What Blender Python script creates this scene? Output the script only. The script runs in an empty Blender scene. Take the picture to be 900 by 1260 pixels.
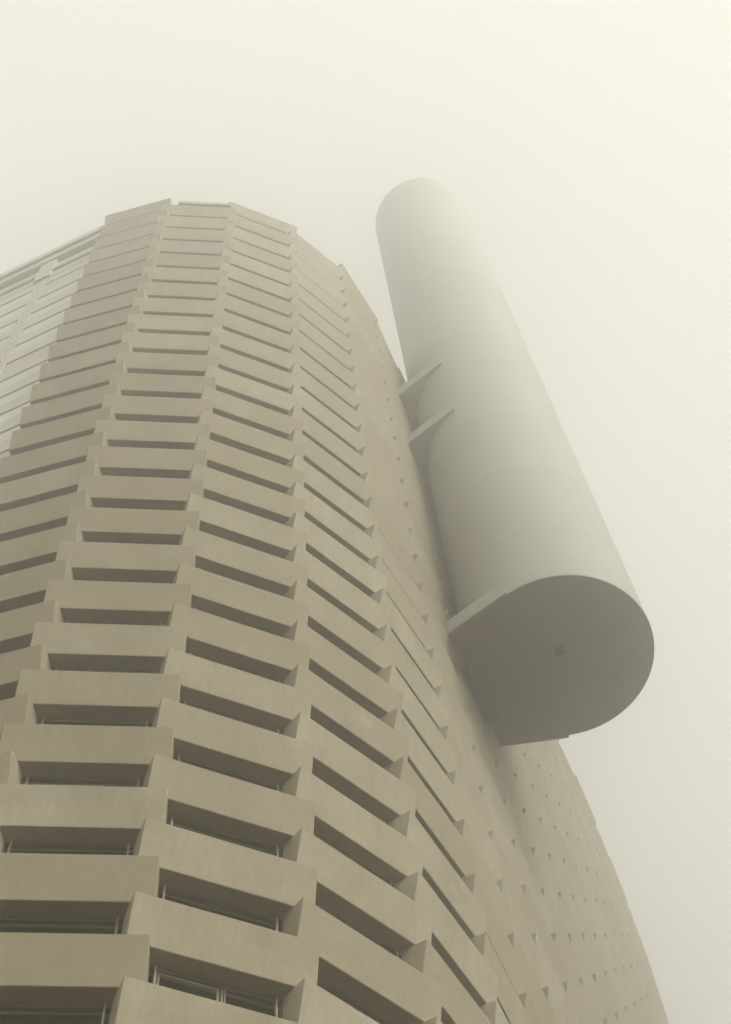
import bpy, bmesh, math, random
from mathutils import Matrix, Vector

random.seed(7)
sc = bpy.context.scene
col = sc.collection
R = math.radians

# ------------------------------------------------------------------ camera
CAM_Z = 1.6                       # eye height; all tower heights below are metres above the ground
PITCH, ROLL = R(64.783), R(6.5415)
F_PX = 1866.8                     # focal length for a 1260 px tall picture
cam_d = bpy.data.cameras.new('camera')
cam = bpy.data.objects.new('camera', cam_d)
col.objects.link(cam)
V_ = Vector((0, -math.sin(PITCH), math.cos(PITCH)))
X_ = Vector((1, 0, 0))
right = X_ * math.cos(ROLL) - V_ * math.sin(ROLL)
up = X_ * math.sin(ROLL) + V_ * math.cos(ROLL)
back = right.cross(up)
M = Matrix((right, up, back)).transposed().to_4x4()
M.translation = Vector((0, 0, CAM_Z))
cam.matrix_world = M
cam_d.sensor_fit = 'VERTICAL'
cam_d.sensor_height = 36.0
cam_d.lens = F_PX / 1260 * 36.0
cam_d.clip_start = 0.1
cam_d.clip_end = 3000
sc.camera = cam

# ------------------------------------------------------------------ sky, sun, exposure
SUN_EL, SUN_AZ = R(38), R(127)     # azimuth measured from +Y towards +X
world = bpy.data.worlds.new('World')
sc.world = world
world.use_nodes = True
wn, wl = world.node_tree.nodes, world.node_tree.links
wn.clear()
sky = wn.new('ShaderNodeTexSky')
sky.sky_type = 'NISHITA'
sky.sun_disc = False
sky.sun_elevation = SUN_EL
sky.sun_rotation = SUN_AZ
sky.dust_density = 6.0
sky.air_density = 1.5
hs = wn.new('ShaderNodeHueSaturation')
hs.inputs['Saturation'].default_value = 0.0
mixs = wn.new('ShaderNodeMix')
mixs.data_type = 'RGBA'
mixs.inputs[0].default_value = 0.85           # a closed cloud deck: mostly even light
mixs.inputs[7].default_value = (8.0, 7.85, 7.0, 1)
tint = wn.new('ShaderNodeMix')
tint.data_type = 'RGBA'
tint.blend_type = 'MULTIPLY'
tint.inputs[0].default_value = 1.0
tint.inputs[7].default_value = (1.0, 0.975, 0.875, 1)
bg = wn.new('ShaderNodeBackground')
bg.inputs['Strength'].default_value = 0.07
wo = wn.new('ShaderNodeOutputWorld')
wl.new(sky.outputs[0], hs.inputs['Color'])
wl.new(hs.outputs[0], tint.inputs[6])
wl.new(tint.outputs[2], mixs.inputs[6])
# the cloud deck ends at the horizon; below it lies only dark land
tc = wn.new('ShaderNodeTexCoord')
sx = wn.new('ShaderNodeSeparateXYZ')
wl.new(tc.outputs['Generated'], sx.inputs[0])
hz_ = wn.new('ShaderNodeMapRange')
hz_.inputs['From Min'].default_value = -0.02
hz_.inputs['From Max'].default_value = 0.0
wl.new(sx.outputs['Z'], hz_.inputs['Value'])
land = wn.new('ShaderNodeMix')
land.data_type = 'RGBA'
land.inputs[6].default_value = (.30, .26, .19, 1)
wl.new(hz_.outputs[0], land.inputs[0])
wl.new(mixs.outputs[2], land.inputs[7])
wl.new(land.outputs[2], bg.inputs['Color'])
wl.new(bg.outputs[0], wo.inputs['Surface'])

sun_d = bpy.data.lights.new('sun', 'SUN')
sun_d.energy = 1.5
sun_d.angle = R(24)
sun_d.color = (1.0, 0.97, 0.90)
sun = bpy.data.objects.new('sun', sun_d)
col.objects.link(sun)
sdir = Vector((math.sin(SUN_AZ) * math.cos(SUN_EL), math.cos(SUN_AZ) * math.cos(SUN_EL), math.sin(SUN_EL)))
sun.rotation_euler = sdir.to_track_quat('Z', 'Y').to_euler()
sun.location = (60, 40, 300)

sc.view_settings.view_transform = 'Standard'
sc.view_settings.look = 'None'
sc.view_settings.gamma = 1.0
sc.view_settings.exposure = 1.14
sc.render.engine = 'CYCLES'
sc.cycles.volume_bounces = 1
sc.cycles.max_bounces = 8
sc.cycles.diffuse_bounces = 4
sc.cycles.use_denoising = True
HAZE_DENSITY = 0.0088
HAZE_G = 0.88

# ------------------------------------------------------------------ helpers
def link(o, parent=None):
    col.objects.link(o)
    if parent is not None:
        o.parent = parent
    return o

def empty(name, loc=(0, 0, 0), parent=None):
    o = bpy.data.objects.new(name, None)
    o.location = loc
    o.empty_display_size = 0.5
    return link(o, parent)

def mesh_from(name, verts, faces, bevel=0.0, smooth=False):
    me = bpy.data.meshes.new(name)
    bm = bmesh.new()
    vs = [bm.verts.new(v) for v in verts]
    for f in faces:
        bm.faces.new([vs[i] for i in f])
    bmesh.ops.recalc_face_normals(bm, faces=bm.faces)
    if bevel:
        bmesh.ops.bevel(bm, geom=list(bm.edges), offset=bevel, segments=1, affect='EDGES', profile=0.5)
    bm.to_mesh(me)
    bm.free()
    if smooth:
        for p in me.polygons:
            p.use_smooth = True
    return me

BOXF = [(0, 1, 2, 3), (7, 6, 5, 4), (0, 4, 5, 1), (1, 5, 6, 2), (2, 6, 7, 3), (3, 7, 4, 0)]

def hexa(x0, x1, y0, y1, z0, z1):
    return [(x0, y0, z0), (x1, y0, z0), (x1, y1, z0), (x0, y1, z0), (x0, y0, z1), (x1, y0, z1), (x1, y1, z1), (x0, y1, z1)]

class Boxes:
    """collects boxes into one mesh"""
    def __init__(s):
        s.v, s.f = [], []
    def add(s, verts, faces=BOXF):
        b = len(s.v)
        s.v += list(verts)
        s.f += [tuple(i + b for i in f) for f in faces]
        return s
    def box(s, *a):
        return s.add(hexa(*a))
    def mesh(s, name, bevel=0.0):
        return mesh_from(name, s.v, s.f, bevel)

def obj(name, me, mat, parent=None, loc=None, rotz=None):
    o = bpy.data.objects.new(name, me)
    if mat is not None and not me.materials:
        me.materials.append(mat)
    if loc is not None:
        o.location = loc
    if rotz is not None:
        o.rotation_euler = (0, 0, rotz)
    return link(o, parent)

def tag(o, label=None, cat=None, kind=None, group=None):
    if label: o['label'] = label
    if cat: o['category'] = cat
    if kind: o['kind'] = kind
    if group: o['group'] = group
    return o

# ------------------------------------------------------------------ materials
def nmat(name):
    m = bpy.data.materials.new(name)
    m.use_nodes = True
    nt = m.node_tree
    nt.nodes.clear()
    out = nt.nodes.new('ShaderNodeOutputMaterial')
    bs = nt.nodes.new('ShaderNodeBsdfPrincipled')
    nt.links.new(bs.outputs[0], out.inputs['Surface'])
    return m, nt, bs

def noise(nt, vec, scale, detail=4, rough=0.55, lo=0.3, hi=0.7):
    n = nt.nodes.new('ShaderNodeTexNoise')
    n.inputs['Scale'].default_value = scale
    n.inputs['Detail'].default_value = detail
    n.inputs['Roughness'].default_value = rough
    nt.links.new(vec, n.inputs['Vector'])
    r = nt.nodes.new('ShaderNodeMapRange')
    r.inputs['From Min'].default_value = lo
    r.inputs['From Max'].default_value = hi
    nt.links.new(n.outputs['Fac'], r.inputs['Value'])
    return r.outputs[0]

def mapped(nt, src, scale):
    m = nt.nodes.new('ShaderNodeMapping')
    m.inputs['Scale'].default_value = scale
    nt.links.new(src, m.inputs['Vector'])
    return m.outputs[0]

def mixc(nt, fac, a, b, blend='MIX'):
    m = nt.nodes.new('ShaderNodeMix')
    m.data_type = 'RGBA'
    m.blend_type = blend
    for sock, val in ((m.inputs[0], fac), (m.inputs[6], a), (m.inputs[7], b)):
        if isinstance(val, (int, float)):
            sock.default_value = val
        elif isinstance(val, tuple):
            sock.default_value = (*val, 1) if len(val) == 3 else val
        else:
            nt.links.new(val, sock)
    return m.outputs[2]

def scaled(nt, fac, k):
    m = nt.nodes.new('ShaderNodeMath')
    m.operation = 'MULTIPLY'
    nt.links.new(fac, m.inputs[0])
    m.inputs[1].default_value = k
    return m.outputs[0]

def concrete(name, a, b, patch, spots=True, rough=0.72):
    m, nt, bs = nmat(name)
    geo = nt.nodes.new('ShaderNodeNewGeometry')
    pos = geo.outputs['Position']
    info = nt.nodes.new('ShaderNodeObjectInfo')
    add = nt.nodes.new('ShaderNodeMath'); add.operation = 'ADD'
    nt.links.new(info.outputs['Random'], add.inputs[0])
    nt.links.new(geo.outputs['Random Per Island'], add.inputs[1])
    fr = nt.nodes.new('ShaderNodeMath'); fr.operation = 'FRACT'
    nt.links.new(add.outputs[0], fr.inputs[0])
    c = mixc(nt, fr.outputs[0], a, b)                               # each cast panel its own tone
    c = mixc(nt, scaled(nt, noise(nt, mapped(nt, pos, (1, 1, .6)), .45, 5), .75), c, patch)
    c = mixc(nt, scaled(nt, noise(nt, mapped(nt, pos, (5, 5, .35)), 1.6, 5, .6, .35, .75), .45), c, tuple(x * .70 for x in a))   # run-off streaks
    c = mixc(nt, scaled(nt, noise(nt, mapped(nt, pos, (1.6, 1.6, .12)), 1.1, 4, .6, .5, .8), .40), c, tuple(x * .62 for x in a))   # broad damp stains
    c = mixc(nt, scaled(nt, noise(nt, mapped(nt, pos, (.5, .5, 7)), 1.5, 3, .5, .42, .75), .13), c, tuple(min(1, x * 1.22) for x in b))   # formwork lifts
    c = mixc(nt, scaled(nt, noise(nt, pos, 9, 6, .7, .35, .75), .16), c, tuple(x * .7 for x in a))     # grain
    if spots:
        v = nt.nodes.new('ShaderNodeTexVoronoi')
        v.inputs['Scale'].default_value = 2.3
        nt.links.new(pos, v.inputs['Vector'])
        r = nt.nodes.new('ShaderNodeMapRange')
        r.inputs['From Min'].default_value = .035
        r.inputs['From Max'].default_value = .02
        nt.links.new(v.outputs['Distance'], r.inputs['Value'])
        c = mixc(nt, scaled(nt, r.outputs[0], .5), c, tuple(x * .35 for x in a))      # blow holes
        v2 = nt.nodes.new('ShaderNodeTexVoronoi')
        v2.distance = 'CHEBYCHEV'
        v2.inputs['Scale'].default_value = .38
        nt.links.new(pos, v2.inputs['Vector'])
        r2 = nt.nodes.new('ShaderNodeMapRange')
        r2.inputs['From Min'].default_value = .085
        r2.inputs['From Max'].default_value = .07
        nt.links.new(v2.outputs['Distance'], r2.inputs['Value'])
        c = mixc(nt, scaled(nt, r2.outputs[0], .18), c, tuple(min(1, x * 1.35) for x in b))   # pale making-good patches
    nt.links.new(c, bs.inputs['Base Color'])
    bs.inputs['Roughness'].default_value = rough
    bs.inputs['Specular IOR Level'].default_value = 0.3
    bp = nt.nodes.new('ShaderNodeBump')
    bp.inputs['Strength'].default_value = .25
    bp.inputs['Distance'].default_value = .01
    nt.links.new(noise(nt, pos, 14, 6, .65, .2, .8), bp.inputs['Height'])
    nt.links.new(bp.outputs[0], bs.inputs['Normal'])
    return m

def plain(name, c, c2, rough=.5, scale=1.5, metal=0.0, stretch=(1, 1, 1), spec=.5):
    m, nt, bs = nmat(name)
    geo = nt.nodes.new('ShaderNodeNewGeometry')
    v = mapped(nt, geo.outputs['Position'], stretch)
    cc = mixc(nt, noise(nt, v, scale, 5), c, c2)
    nt.links.new(cc, bs.inputs['Base Color'])
    bs.inputs['Roughness'].default_value = rough
    bs.inputs['Metallic'].default_value = metal
    bs.inputs['Specular IOR Level'].default_value = spec
    return m

M_CONC = concrete('cast_concrete', (.46, .40, .275), (.62, .57, .435), (.41, .35, .235))
M_DARK_LINING = plain('unseen_dark_lining', (.030, .026, .020), (.024, .021, .016), .8, 3)  # added dark finish inside the troughs, absorbs light that would bounce upward
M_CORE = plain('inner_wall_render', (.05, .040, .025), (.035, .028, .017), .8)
M_GLASS = plain('dark_window_glass', (.012, .010, .007), (.016, .013, .009), .12, spec=.4)
M_FRAME = plain('pale_window_frame', (.36, .325, .24), (.31, .28, .205), .45, 3)
M_RAIL = plain('window_head_rail', (.20, .17, .11), (.16, .135, .085), .5, 3)
M_SHELL = plain('painted_shaft_shell', (.58, .57, .50), (.64, .63, .56), .6, .22, stretch=(1, 1, .35), spec=.25)
nt_ = M_SHELL.node_tree
bs_ = [n for n in nt_.nodes if n.type == 'BSDF_PRINCIPLED'][0]
src_ = bs_.inputs['Base Color'].links[0].from_socket
oi_ = nt_.nodes.new('ShaderNodeObjectInfo')
ge_ = nt_.nodes.new('ShaderNodeNewGeometry')
c_ = mixc(nt_, scaled(nt_, oi_.outputs['Random'], .35), src_, (.50, .485, .415))
c_ = mixc(nt_, scaled(nt_, noise(nt_, mapped(nt_, ge_.outputs['Position'], (2.2, 2.2, .05)), 1.0, 5, .6, .45, .8), .30), c_, (.44, .42, .35))
c_ = mixc(nt_, scaled(nt_, noise(nt_, ge_.outputs['Position'], .5, 6, .6, .4, .75), .22), c_, (.50, .475, .40))
nt_.links.new(c_, bs_.inputs['Base Color'])
M_BASE = plain('shaft_underside_brown', (.38, .33, .175), (.335, .29, .155), .6, .35)  # darker and browner than the shell
M_HATCH = plain('hatch_metal', (.06, .045, .025), (.08, .06, .035), .5, 6)
M_TRIM = plain('pale_metal_trim', (.68, .65, .53), (.62, .59, .48), .35, 2)
M_CLAD = plain('pale_cladding_metal', (.74, .71, .60), (.69, .66, .55), .55, .5, stretch=(.4, .4, 3))
M_CLADL = plain('pale_glass_cladding', (.84, .84, .77), (.88, .88, .81), .5, .4, spec=.3)
M_BOLT = plain('bolt_steel', (.14, .12, .085), (.18, .15, .11), .5, 5)
M_GROUND = plain('wet_asphalt', (.040, .035, .026), (.052, .046, .034), .85, .6)

# ------------------------------------------------------------------ plan of the tower
H = 3.2                  # storey height; neighbouring bays are staggered by half of it
HB = H / 2
HP = 1.582               # height of one cast panel
TILT = 0.325             # each panel leans out by this much at its top
DEPTH = 0.60             # panel box depth behind its lower edge
ZC = 30.823 + CAM_Z      # underside of the zero panel row (even bays)
APO = 14.327             # apothem of the panels' lower edges round the rounded nose
CEN = Vector((-11.7345, 39.6721))
TH0, DTH = R(9.586), R(18.358)
HALF = 2.315             # half bay width on the nose
EXT = 0.312              # panel ends lap past the corner

class Bay:
    def __init__(s, mid, th, half, par, sl, sr, mtop):
        s.mid, s.th, s.half, s.par, s.sl, s.sr, s.mtop = mid, th, half, par, sl, sr, mtop
        s.t = Vector((math.cos(th), math.sin(th)))
        s.n = Vector((math.sin(th), -math.cos(th)))
    def at(s, u, out, z):
        p = s.mid + s.t * u + s.n * out
        return Vector((p.x, p.y, z))
    def zrow(s, m):
        return ZC + m * HB

bays = []
for i, nm in enumerate('ABCDE'):
    th = TH0 + DTH * (i - 1)
    n = Vector((math.sin(th), -math.cos(th)))
    par = 0 if nm in 'ACE' else 1
    bays.append(Bay(CEN + n * APO, th, HALF, par, -2.30 if nm == 'A' else -HALF - EXT, HALF + EXT, 48 if par == 0 else 47))
WL = 4.55
corner = bays[-1].mid + bays[-1].t * HALF
th = R(72.55)
NW = 17
for j in range(NW):
    if j >= 9:
        th += R(.85)
    t = Vector((math.cos(th), math.sin(th)))
    mid = corner + t * (WL / 2)
    par = 1 - (j % 2)
    top = (47 if par else 48) if j < 5 else (43 if par else 44)
    bays.append(Bay(mid, th, WL / 2, par, -WL / 2 - EXT, WL / 2 + EXT, top))
    corner = corner + t * WL

# projection used only to choose which repeats get an object of their own (largest in view first)
def px(P):
    d = Vector(P) - cam.matrix_world.translation
    x, y, z = d.dot(right), d.dot(up), -d.dot(back)
    if z <= 0.1:
        return None
    return 450 + F_PX * x / z, 630 - F_PX * y / z

# ------------------------------------------------------------------ ground
g = obj('ground', mesh_from('ground', [(-150, -110, 0), (150, -110, 0), (150, 210, 0), (-150, 210, 0)], [(0, 1, 2, 3)]), M_GROUND)
tag(g, kind='structure')

# ------------------------------------------------------------------ tower
tower = empty('tower_block', (CEN.x, CEN.y, 0))
tag(tower, 'tall rounded concrete tower with staggered tilted balcony panels fading into fog', 'building')
TW = Vector((CEN.x, CEN.y, 0))

def tobj(name, me, mat, loc, rotz=0.0, parent=None):
    """child of the tower (or of one of its parts) placed in world coordinates"""
    p = parent or tower
    o = obj(name, me, mat, p)
    if p is tower:
        o.location = Vector(loc) - TW
        o.rotation_euler = (0, 0, rotz)
    return o

SKIN, FLOOR = 0.15, 0.20
def panel_geo(sl, sr):
    """a tilted parapet trough: outer skin, floor, end cheeks and a low back wall, open to the sky"""
    h = HP
    o = [(sl, 0, 0), (sr, 0, 0), (sr, DEPTH, 0), (sl, DEPTH, 0),
         (sl, -TILT, h), (sr, -TILT, h), (sr, DEPTH, h), (sl, DEPTH, h)]
    yb = -TILT * FLOOR / h + SKIN
    a, c, d = sl + .16, sr - .16, DEPTH - .06
    i = [(a, yb, FLOOR), (c, yb, FLOOR), (c, d, FLOOR), (a, d, FLOOR),
         (a, -TILT + SKIN, h), (c, -TILT + SKIN, h), (c, d, h), (a, d, h)]
    f = [(0, 1, 2, 3), (0, 4, 5, 1), (1, 5, 6, 2), (2, 6, 7, 3), (3, 7, 4, 0),
         (8, 11, 10, 9), (8, 9, 13, 12), (9, 10, 14, 13), (10, 11, 15, 14), (11, 8, 12, 15),
         (4, 12, 13, 5), (5, 13, 14, 6), (6, 14, 15, 7), (7, 15, 12, 4)]
    return o + i, f

panel_mesh = {}
def get_panel(sl, sr):
    key = (round(sl, 3), round(sr, 3))
    if key not in panel_mesh:
        v, f = panel_geo(sl, sr)
        me = bpy.data.meshes.new('facade_panel')
        bm = bmesh.new()
        vs = [bm.verts.new(p) for p in v]
        for fi, q in enumerate(f):
            bm.faces.new([vs[k] for k in q]).material_index = 1 if 5 <= fi <= 9 else 0
        bm.verts.index_update()
        bmesh.ops.recalc_face_normals(bm, faces=bm.faces)
        ed = [e for e in bm.edges if {e.verts[0].index, e.verts[1].index} in ({0, 1}, {4, 5}, {0, 4}, {1, 5})]
        bmesh.ops.bevel(bm, geom=ed, offset=.02, segments=1, affect='EDGES')
        bm.to_mesh(me)
        bm.free()
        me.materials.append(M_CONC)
        me.materials.append(M_DARK_LINING)          # unseen trough inside, made dark so little light bounces onto the soffits
        panel_mesh[key] = me
    return panel_mesh[key]

HIDDEN = [(470, 280), (505, 480), (560, 770), (618, 905), (695, 895), (790, 800), (570, 250)]
def inside_poly(x, y, P):
    c = False
    for i in range(len(P)):
        (x0, y0), (x1, y1) = P[i], P[i - 1]
        if (y0 > y) != (y1 > y) and x < (x1 - x0) * (y - y0) / (y1 - y0) + x0:
            c = not c
    return c
cands = []
for bi, b in enumerate(bays):
    for m in range(-18, b.mtop + 1):
        if (m % 2) != b.par:
            continue
        z = b.zrow(m)
        if z < 1.5:
            continue
        q = [px(b.at(u, TILT * o, z + HP * o)) for u in (b.sl, b.sr) for o in (0, 1)]
        if any(v is None for v in q):
            area = 0
        else:
            xs, ys = [v[0] for v in q], [v[1] for v in q]
            inside = max(xs) > -15 and min(xs) < 915 and max(ys) > -15 and min(ys) < 1275
            x0, x1, y0, y1 = q[0], q[2], q[1], q[3]
            # area of the projected quad bl, br, tr, tl
            quad = [q[0], q[2], q[3], q[1]]
            area = abs(sum(quad[i][0] * quad[(i + 1) % 4][1] - quad[(i + 1) % 4][0] * quad[i][1] for i in range(4))) / 2
            cx_, cy_ = sum(xs) / 4, sum(ys) / 4
            hid = bi >= 5 and inside_poly(cx_, cy_, HIDDEN)       # wholly behind the shaft
            if not inside or hid:
                area *= 1e-4
        cands.append((area, bi, m))
cands.sort(reverse=True)

rest = Boxes()
for rank, (area, bi, m) in enumerate(cands):
    b = bays[bi]
    z = b.zrow(m)
    jo = random.uniform(-.012, .012)
    js = random.uniform(-.014, .014)
    base = b.at(js, jo, z)
    if rank < 300 and area > .5:
        tobj('facade_panel', get_panel(b.sl, b.sr), M_CONC, base, b.th + random.uniform(-.0015, .0015))
    else:
        mt = Matrix.Translation(base) @ Matrix.Rotation(b.th, 4, 'Z')
        pv_, pf_ = panel_geo(b.sl, b.sr)
        rest.add([tuple(mt @ Vector(v) - TW) for v in pv_], pf_)
ro = tobj('facade_panels_beyond', rest.mesh('facade_panels_beyond'), M_CONC, TW)
tag(ro, kind='stuff')

# inner walls that carry the panels
def prism(pts, z0, z1):
    n = len(pts)
    v = [(p.x - TW.x, p.y - TW.y, z0) for p in pts] + [(p.x - TW.x, p.y - TW.y, z1) for p in pts]
    f = [tuple(range(n))[::-1], tuple(range(n, 2 * n))] + [(i, (i + 1) % n, n + (i + 1) % n, n + i) for i in range(n)]
    return v, f
INSET = -0.70
thl = R(-18.9)
tl = Vector((math.cos(thl), math.sin(thl)))
nl = Vector((math.sin(thl), -math.cos(thl)))
LW0 = Vector((-16.2, 25.87)) - nl * .5           # outer plane of the clad flank starts here
def p2(b, u, o):
    return b.mid + b.t * u + b.n * o
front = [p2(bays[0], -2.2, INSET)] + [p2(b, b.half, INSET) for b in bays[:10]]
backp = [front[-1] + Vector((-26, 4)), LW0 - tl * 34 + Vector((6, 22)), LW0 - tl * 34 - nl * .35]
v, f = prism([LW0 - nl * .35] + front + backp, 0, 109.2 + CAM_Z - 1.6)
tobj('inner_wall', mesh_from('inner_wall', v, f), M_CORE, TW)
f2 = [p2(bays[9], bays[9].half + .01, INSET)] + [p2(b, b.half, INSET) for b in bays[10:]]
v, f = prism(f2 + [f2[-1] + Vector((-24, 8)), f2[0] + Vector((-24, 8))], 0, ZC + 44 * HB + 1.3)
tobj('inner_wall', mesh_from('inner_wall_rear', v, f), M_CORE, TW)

# coping over the second bay
b = bays[1]
tobj('coping', mesh_from('coping', hexa(-1.5, 2.25, -.36, .5, 0, .62), BOXF, .015), M_CONC, b.at(0, 0, b.zrow(47) + HP + .42), b.th)

# ------------------------------------------------------------------ windows in the slots
GL = 0.64                                         # glass plane behind the panel edge
def win_meshes(kind):
    """window frame in bay coordinates: x along the bay, y inwards, z up from the sill"""
    w, zt = 1.86, H - HP - .03
    fr = Boxes()
    fr.box(-w, w, -.08, .03, zt - .11, zt)                       # head
    fr.box(-w, w, -.05, .03, zt - .30, zt - .24)                 # blind-box rail
    fr.box(-w, -w + .07, -.06, .03, .02, zt - .111)
    fr.box(w - .07, w, -.06, .03, .02, zt - .111)
    fr.box(-w + .071, w - .071, -.06, .03, 0, .06)
    fm = fr.mesh('window', .006); fm.materials.append(M_RAIL)
    pane = Boxes().box(-w + .08, w - .08, .0, .02, .065, zt - .305).mesh('pane'); pane.materials.append(M_GLASS)
    rail = Boxes().box(-.032, .032, -.20, -.10, 0, zt - .05).mesh('guide_rail', .008); rail.materials.append(M_FRAME)
    sash = None
    if kind:
        a, c = (-1.58, .12) if kind == 1 else (-1.5, .45)
        s = Boxes()
        zs = zt - (.16 if kind == 1 else .34)
        s.box(a, c, -.075, -.015, zs - .07, zs)
        s.box(a, a + .08, -.075, -.015, .07, zs - .071)
        s.box(c - .08, c, -.075, -.015, .07, zs - .071)
        s.box(c + .04, c + .10, -.09, -.015, .07, zs + .03)
        s.box(c + .13, c + .18, -.075, -.015, .07, zs + .03)
        sash = s.mesh('sash', .008); sash.materials.append(M_FRAME)
    return fm, pane, rail, sash
WIN = [win_meshes(k) for k in (0, 1, 2)]
sash_at = {(2, -2): 1, (1, 3): 2, (1, -1): 0, (3, 3): 2}
for bi in range(5):
    b = bays[bi]
    for m in range(-6, 30):
        if (m % 2) != b.par:
            continue
        z = b.zrow(m) + HP
        mid = px(b.at(0, 0, z + 1.0))
        if mid is None or mid[1] > 1330 or mid[0] < -120 or mid[1] < 560:
            continue
        kind = sash_at.get((bi, m), 0)
        fm, pane, rail, sash = WIN[kind]
        wnd = tobj('window', fm, None, b.at(0, -GL, z), b.th)
        obj('pane', pane, None, wnd)
        for sgn in (-1, 1):
            obj('guide_rail', rail, None, wnd, (sgn * 1.66, 0, 0))
        if sash:
            obj('sash', sash, None, wnd)

# ------------------------------------------------------------------ clad flank on the left
def lw(u, out, z):
    p = LW0 + tl * u + nl * out
    return Vector((p.x, p.y, z))
flank = tobj('clad_wall', Boxes().box(-34, .2, .02, .30, 0, ZC + 16 * HB).box(-34, .2, .10, .30, ZC + 16 * HB + .01, 107.3 + CAM_Z).mesh('clad_wall'), M_CLAD, lw(0, 0, 0), thl)
SU0, SU1 = -4.62, -3.78                           # the bolted strip
plank_cache = {}
def plank(u0, u1, z0, z1, out, mat, name='cladding_panel', bevel=.012):
    key = (round(u1 - u0, 3), round(z1 - z0, 3), round(out, 3), mat.name)
    if key not in plank_cache:
        me = mesh_from(name, hexa(0, u1 - u0, -out, .095, 0, z1 - z0), BOXF, bevel)
        me.materials.append(mat)
        plank_cache[key] = me
    return obj(name, plank_cache[key], None, flank, (u0, 0, z0))
for m in range(16, 44):
    z0 = ZC + m * HB
    if m % 2 == 1:       # tan spandrel, stands proud: its lower edge throws the heavy line
        for (u0, u1) in ((-34, -19.02), (-19, SU0 - .02), (SU1 + .02, .1)):
            plank(u0, u1, z0 + .02, z0 + HB - .02, .14, M_CLAD)
    else:
        for q_, (u0, u1) in enumerate(((-34, -19.02), (-19, SU0 - .02), (SU1 + .02, .1))):
            mat = M_CLADL if (m * 7 + q_ * 3) % 10 > 1 else M_CLAD
            plank(u0, u1, z0 + .05, z0 + HB - .0, .07, mat)
ZT = ZC + 44 * HB
strip = obj('bolted_strip', mesh_from('bolted_strip', hexa(SU0, SU1, -.16, .095, ZC + 16 * HB, ZT), BOXF, .015), M_CLAD, flank)
bl = Boxes()
k = 0
z = ZC + 16 * HB + .3
while z < ZT - .2:
    for u in ((SU0 + .14, SU1 - .40) if k % 2 else (SU0 + .38, SU1 - .12)):
        bl.box(u - .042, u + .042, -.178, -.1605, z - .042, z + .042)
    z += 1.07
    k += 1
tag(obj('bolts', bl.mesh('bolts'), M_BOLT, flank), kind='stuff')
# top of the flank: window band, sill and cornice
for (u0, u1) in ((-34, SU0 - .22), (SU1 + .22, .1)):
    plank(u0, u1, ZT + .03, ZT + 1.15, .16, M_CLAD)
    plank(u0, u1, ZT + 1.2, ZT + 1.5, .30, M_TRIM, 'window_sill')
    plank(u0, u1, ZT + 1.52, ZT + 2.25, .05, M_CLADL, 'flank_window')
    plank(u0, u1, ZT + 2.28, ZT + 2.62, .18, M_CLAD, 'window_transom')
    plank(u0, u1, ZT + 2.65, 105.0 + CAM_Z, .05, M_CLADL, 'flank_window')
plank(SU0 - .2, SU1 + .2, ZT + .02, 105.3 + CAM_Z, .32, M_CLAD, 'cornice_post')
plank(-34, .1, 105.32 + CAM_Z, 106.5 + CAM_Z, .42, M_CLAD, 'cornice')
plank(-34, .1, 106.52 + CAM_Z, 107.6 + CAM_Z, .60, M_CLAD, 'cornice')

# ------------------------------------------------------------------ cylindrical shaft hung on the flank
AX = Vector((9.07, 40.45))
RC = 4.72
ZB = 66.0 + CAM_Z
ZTOP = 153.5 + CAM_Z
shaft = empty('cylindrical_shaft', (AX.x, AX.y, ZB))
tag(shaft, 'smooth pale cylinder hung beside the tower, its flat round base overhead', 'shaft')
NS = 128
def tube(r0, r1, z0, z1, cap0=False, cap1=False, n=NS):
    v, f = [], []
    for r, z in ((r0, z0), (r1, z1)):
        v += [(r * math.cos(2 * math.pi * i / n), r * math.sin(2 * math.pi * i / n), z) for i in range(n)]
    f = [(i, (i + 1) % n, n + (i + 1) % n, n + i) for i in range(n)]
    if cap0: f.append(tuple(range(n))[::-1])
    if cap1: f.append(tuple(range(n, 2 * n)))
    return v, f
def smooth_sides(me):
    for p in me.polygons:
        p.use_smooth = len(p.vertices) == 4 and abs(p.normal.z) < .3
def turned(profile, n=NS):
    """closed ring from a list of (r, z)"""
    v, f = [], []
    k = len(profile)
    for r, z in profile:
        v += [(r * math.cos(2 * math.pi * i / n), r * math.sin(2 * math.pi * i / n), z) for i in range(n)]
    for a in range(k):
        c = (a + 1) % k
        f += [(a * n + i, a * n + (i + 1) % n, c * n + (i + 1) % n, c * n + i) for i in range(n)]
    return v, f
zs = [66.06] + [71.3 + 8.28 * i for i in range(10)] + [153.5]
for a, c in zip(zs[:-1], zs[1:]):
    a += CAM_Z - ZB; c += CAM_Z - ZB
    g_ = .012
    v, f = turned([(RC - .012, a + .003), (RC, a + .016), (RC, c - .016), (RC - .012, c - .003), (RC - .25, c - .002), (RC - .25, a + .002)])
    me = mesh_from('shell_ring', v, f)
    smooth_sides(me)
    for e in me.edges:                      # crisp joints: only the long sides shade smoothly
        p_, q_ = me.vertices[e.vertices[0]].co, me.vertices[e.vertices[1]].co
        e.use_edge_sharp = abs(p_.z - q_.z) < 1e-4
    obj('shell_ring', me, M_SHELL, shaft)
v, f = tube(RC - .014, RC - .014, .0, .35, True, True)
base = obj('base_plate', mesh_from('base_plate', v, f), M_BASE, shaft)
v, f = tube(RC - .26, RC - .26, ZTOP - ZB - .5, ZTOP - ZB - .1, True, True)
obj('top_plate', mesh_from('top_plate', v, f), M_SHELL, shaft)
h = obj('hatch', mesh_from('hatch', hexa(-.24, .24, -.24, .24, -.03, .02), BOXF, .01), M_HATCH, base)
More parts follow.
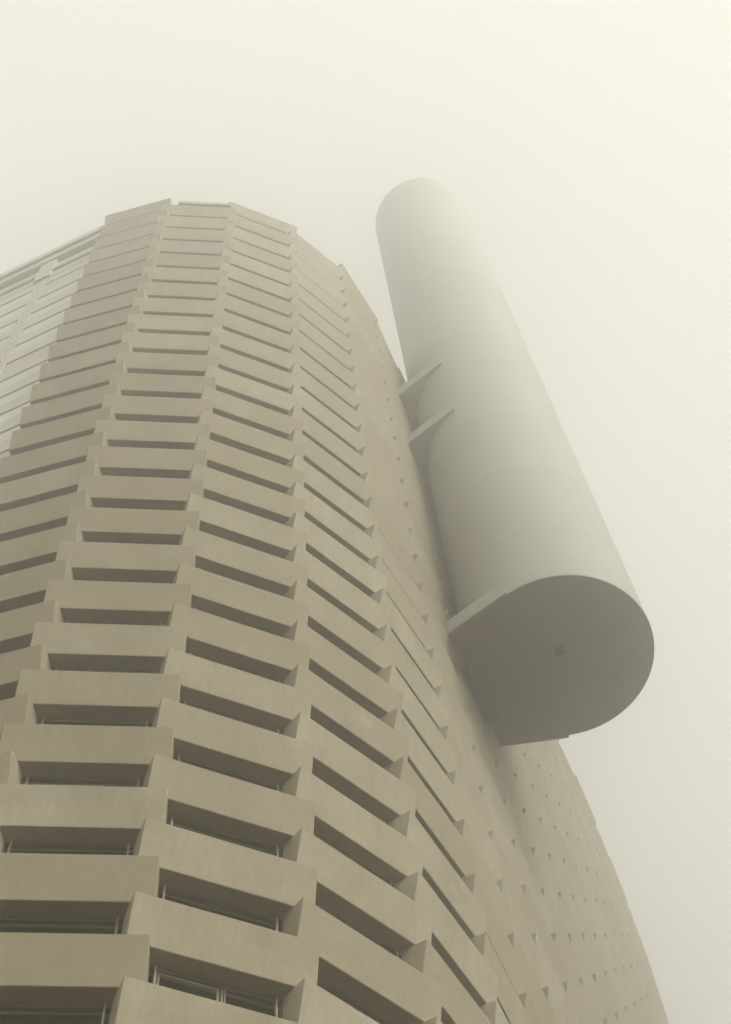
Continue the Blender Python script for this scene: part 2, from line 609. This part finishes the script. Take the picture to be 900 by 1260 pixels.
h.location = (8.92 - AX.x + .02, 40.04 - AX.y, 0)
h.rotation_euler = (0, 0, R(-18))
lug = mesh_from('lifting_lug', Boxes().box(-.16, .16, -.05, .05, -.04, .02).v, BOXF, .01)
lug.materials.append(M_BASE)
for i in range(7):
    a = R(i * 360 / 7 + 25)
    obj('lifting_lug', lug, None, base, ((RC - .75) * math.cos(a), (RC - .75) * math.sin(a), 0), a)

# wedge brackets that tie the shaft to the wall, one either side at three levels
wb = bays[5]
wt, wnrm = wb.t, wb.n
W0 = bays[4].mid + bays[4].t * HALF
cu = (AX - W0).dot(wt); cn = (AX - W0).dot(wnrm)
def wedge(sgn, z0, z1, name='bracket_slab'):
    RR = RC + .04
    pts = []
    a_t = R(195) if sgn < 0 else R(-16)           # tangent point on the shaft, angle from +u towards +n
    ca, sa = math.cos(a_t), math.sin(a_t)
    P = Vector((cu + (RR + .05) * ca, cn + (RR + .05) * sa))
    tang = Vector((-sa, ca)) * (1 if sgn < 0 else -1)
    kk = (P.y - .20) / -tang.y
    Wp = P + tang * kk
    end_a = R(247) if sgn < 0 else R(-63)
    pts = [P, Wp]
    wu = cu + (-1.45 if sgn < 0 else 1.75)
    pts.append(Vector((wu, .20)))
    pts.append(Vector((cu + RR * math.cos(end_a), cn + RR * math.sin(end_a))))
    for i in range(1, 10):
        a = end_a + (a_t - end_a) * i / 10
        pts.append(Vector((cu + RR * math.cos(a), cn + RR * math.sin(a))))
    pts.append(Vector((cu + RR * ca, cn + RR * sa)))
    w = [W0 + wt * p.x + wnrm * p.y - AX for p in pts]
    n = len(w)
    v = [(p.x, p.y, z0) for p in w] + [(p.x, p.y, z1) for p in w]
    f = [tuple(range(n)), tuple(range(n, 2 * n))] + [(i, (i + 1) % n, n + (i + 1) % n, n + i) for i in range(n)]
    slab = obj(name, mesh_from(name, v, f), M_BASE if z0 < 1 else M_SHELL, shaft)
    # added plate: colours the outer side pale as if lit, against the dark underside
    nrm = Vector((ca, sa))
    q = [P + nrm * .002, Wp + nrm * .002, Wp + nrm * .07, P + nrm * .07]
    w = [W0 + wt * p.x + wnrm * p.y - AX for p in q]
    v = [(p.x, p.y, z0 - .015) for p in w] + [(p.x, p.y, z1 + .04) for p in w]
    obj('lit_side_plate', mesh_from('lit_side_plate', v, BOXF, .01), M_SHELL, slab)
    return slab
for zz in (66.0, 91.2, 100.1):
    for sgn in (-1, 1):
        wedge(sgn, zz + CAM_Z - ZB + .004, zz + CAM_Z - ZB + 1.12)

# ------------------------------------------------------------------ fog
hz = obj('haze', mesh_from('haze', hexa(-152, 152, -112, 212, -1.0, 156.5), BOXF), None)
mh = bpy.data.materials.new('fog')
mh.use_nodes = True
nt = mh.node_tree
nt.nodes.clear()
out = nt.nodes.new('ShaderNodeOutputMaterial')
pv = nt.nodes.new('ShaderNodeVolumePrincipled')
pv.inputs['Color'].default_value = (.998, .994, .972, 1)
pv.inputs['Density'].default_value = HAZE_DENSITY
pv.inputs['Anisotropy'].default_value = HAZE_G
nt.links.new(pv.outputs[0], out.inputs['Volume'])
hz.data.materials.append(mh)
tag(hz, kind='stuff')
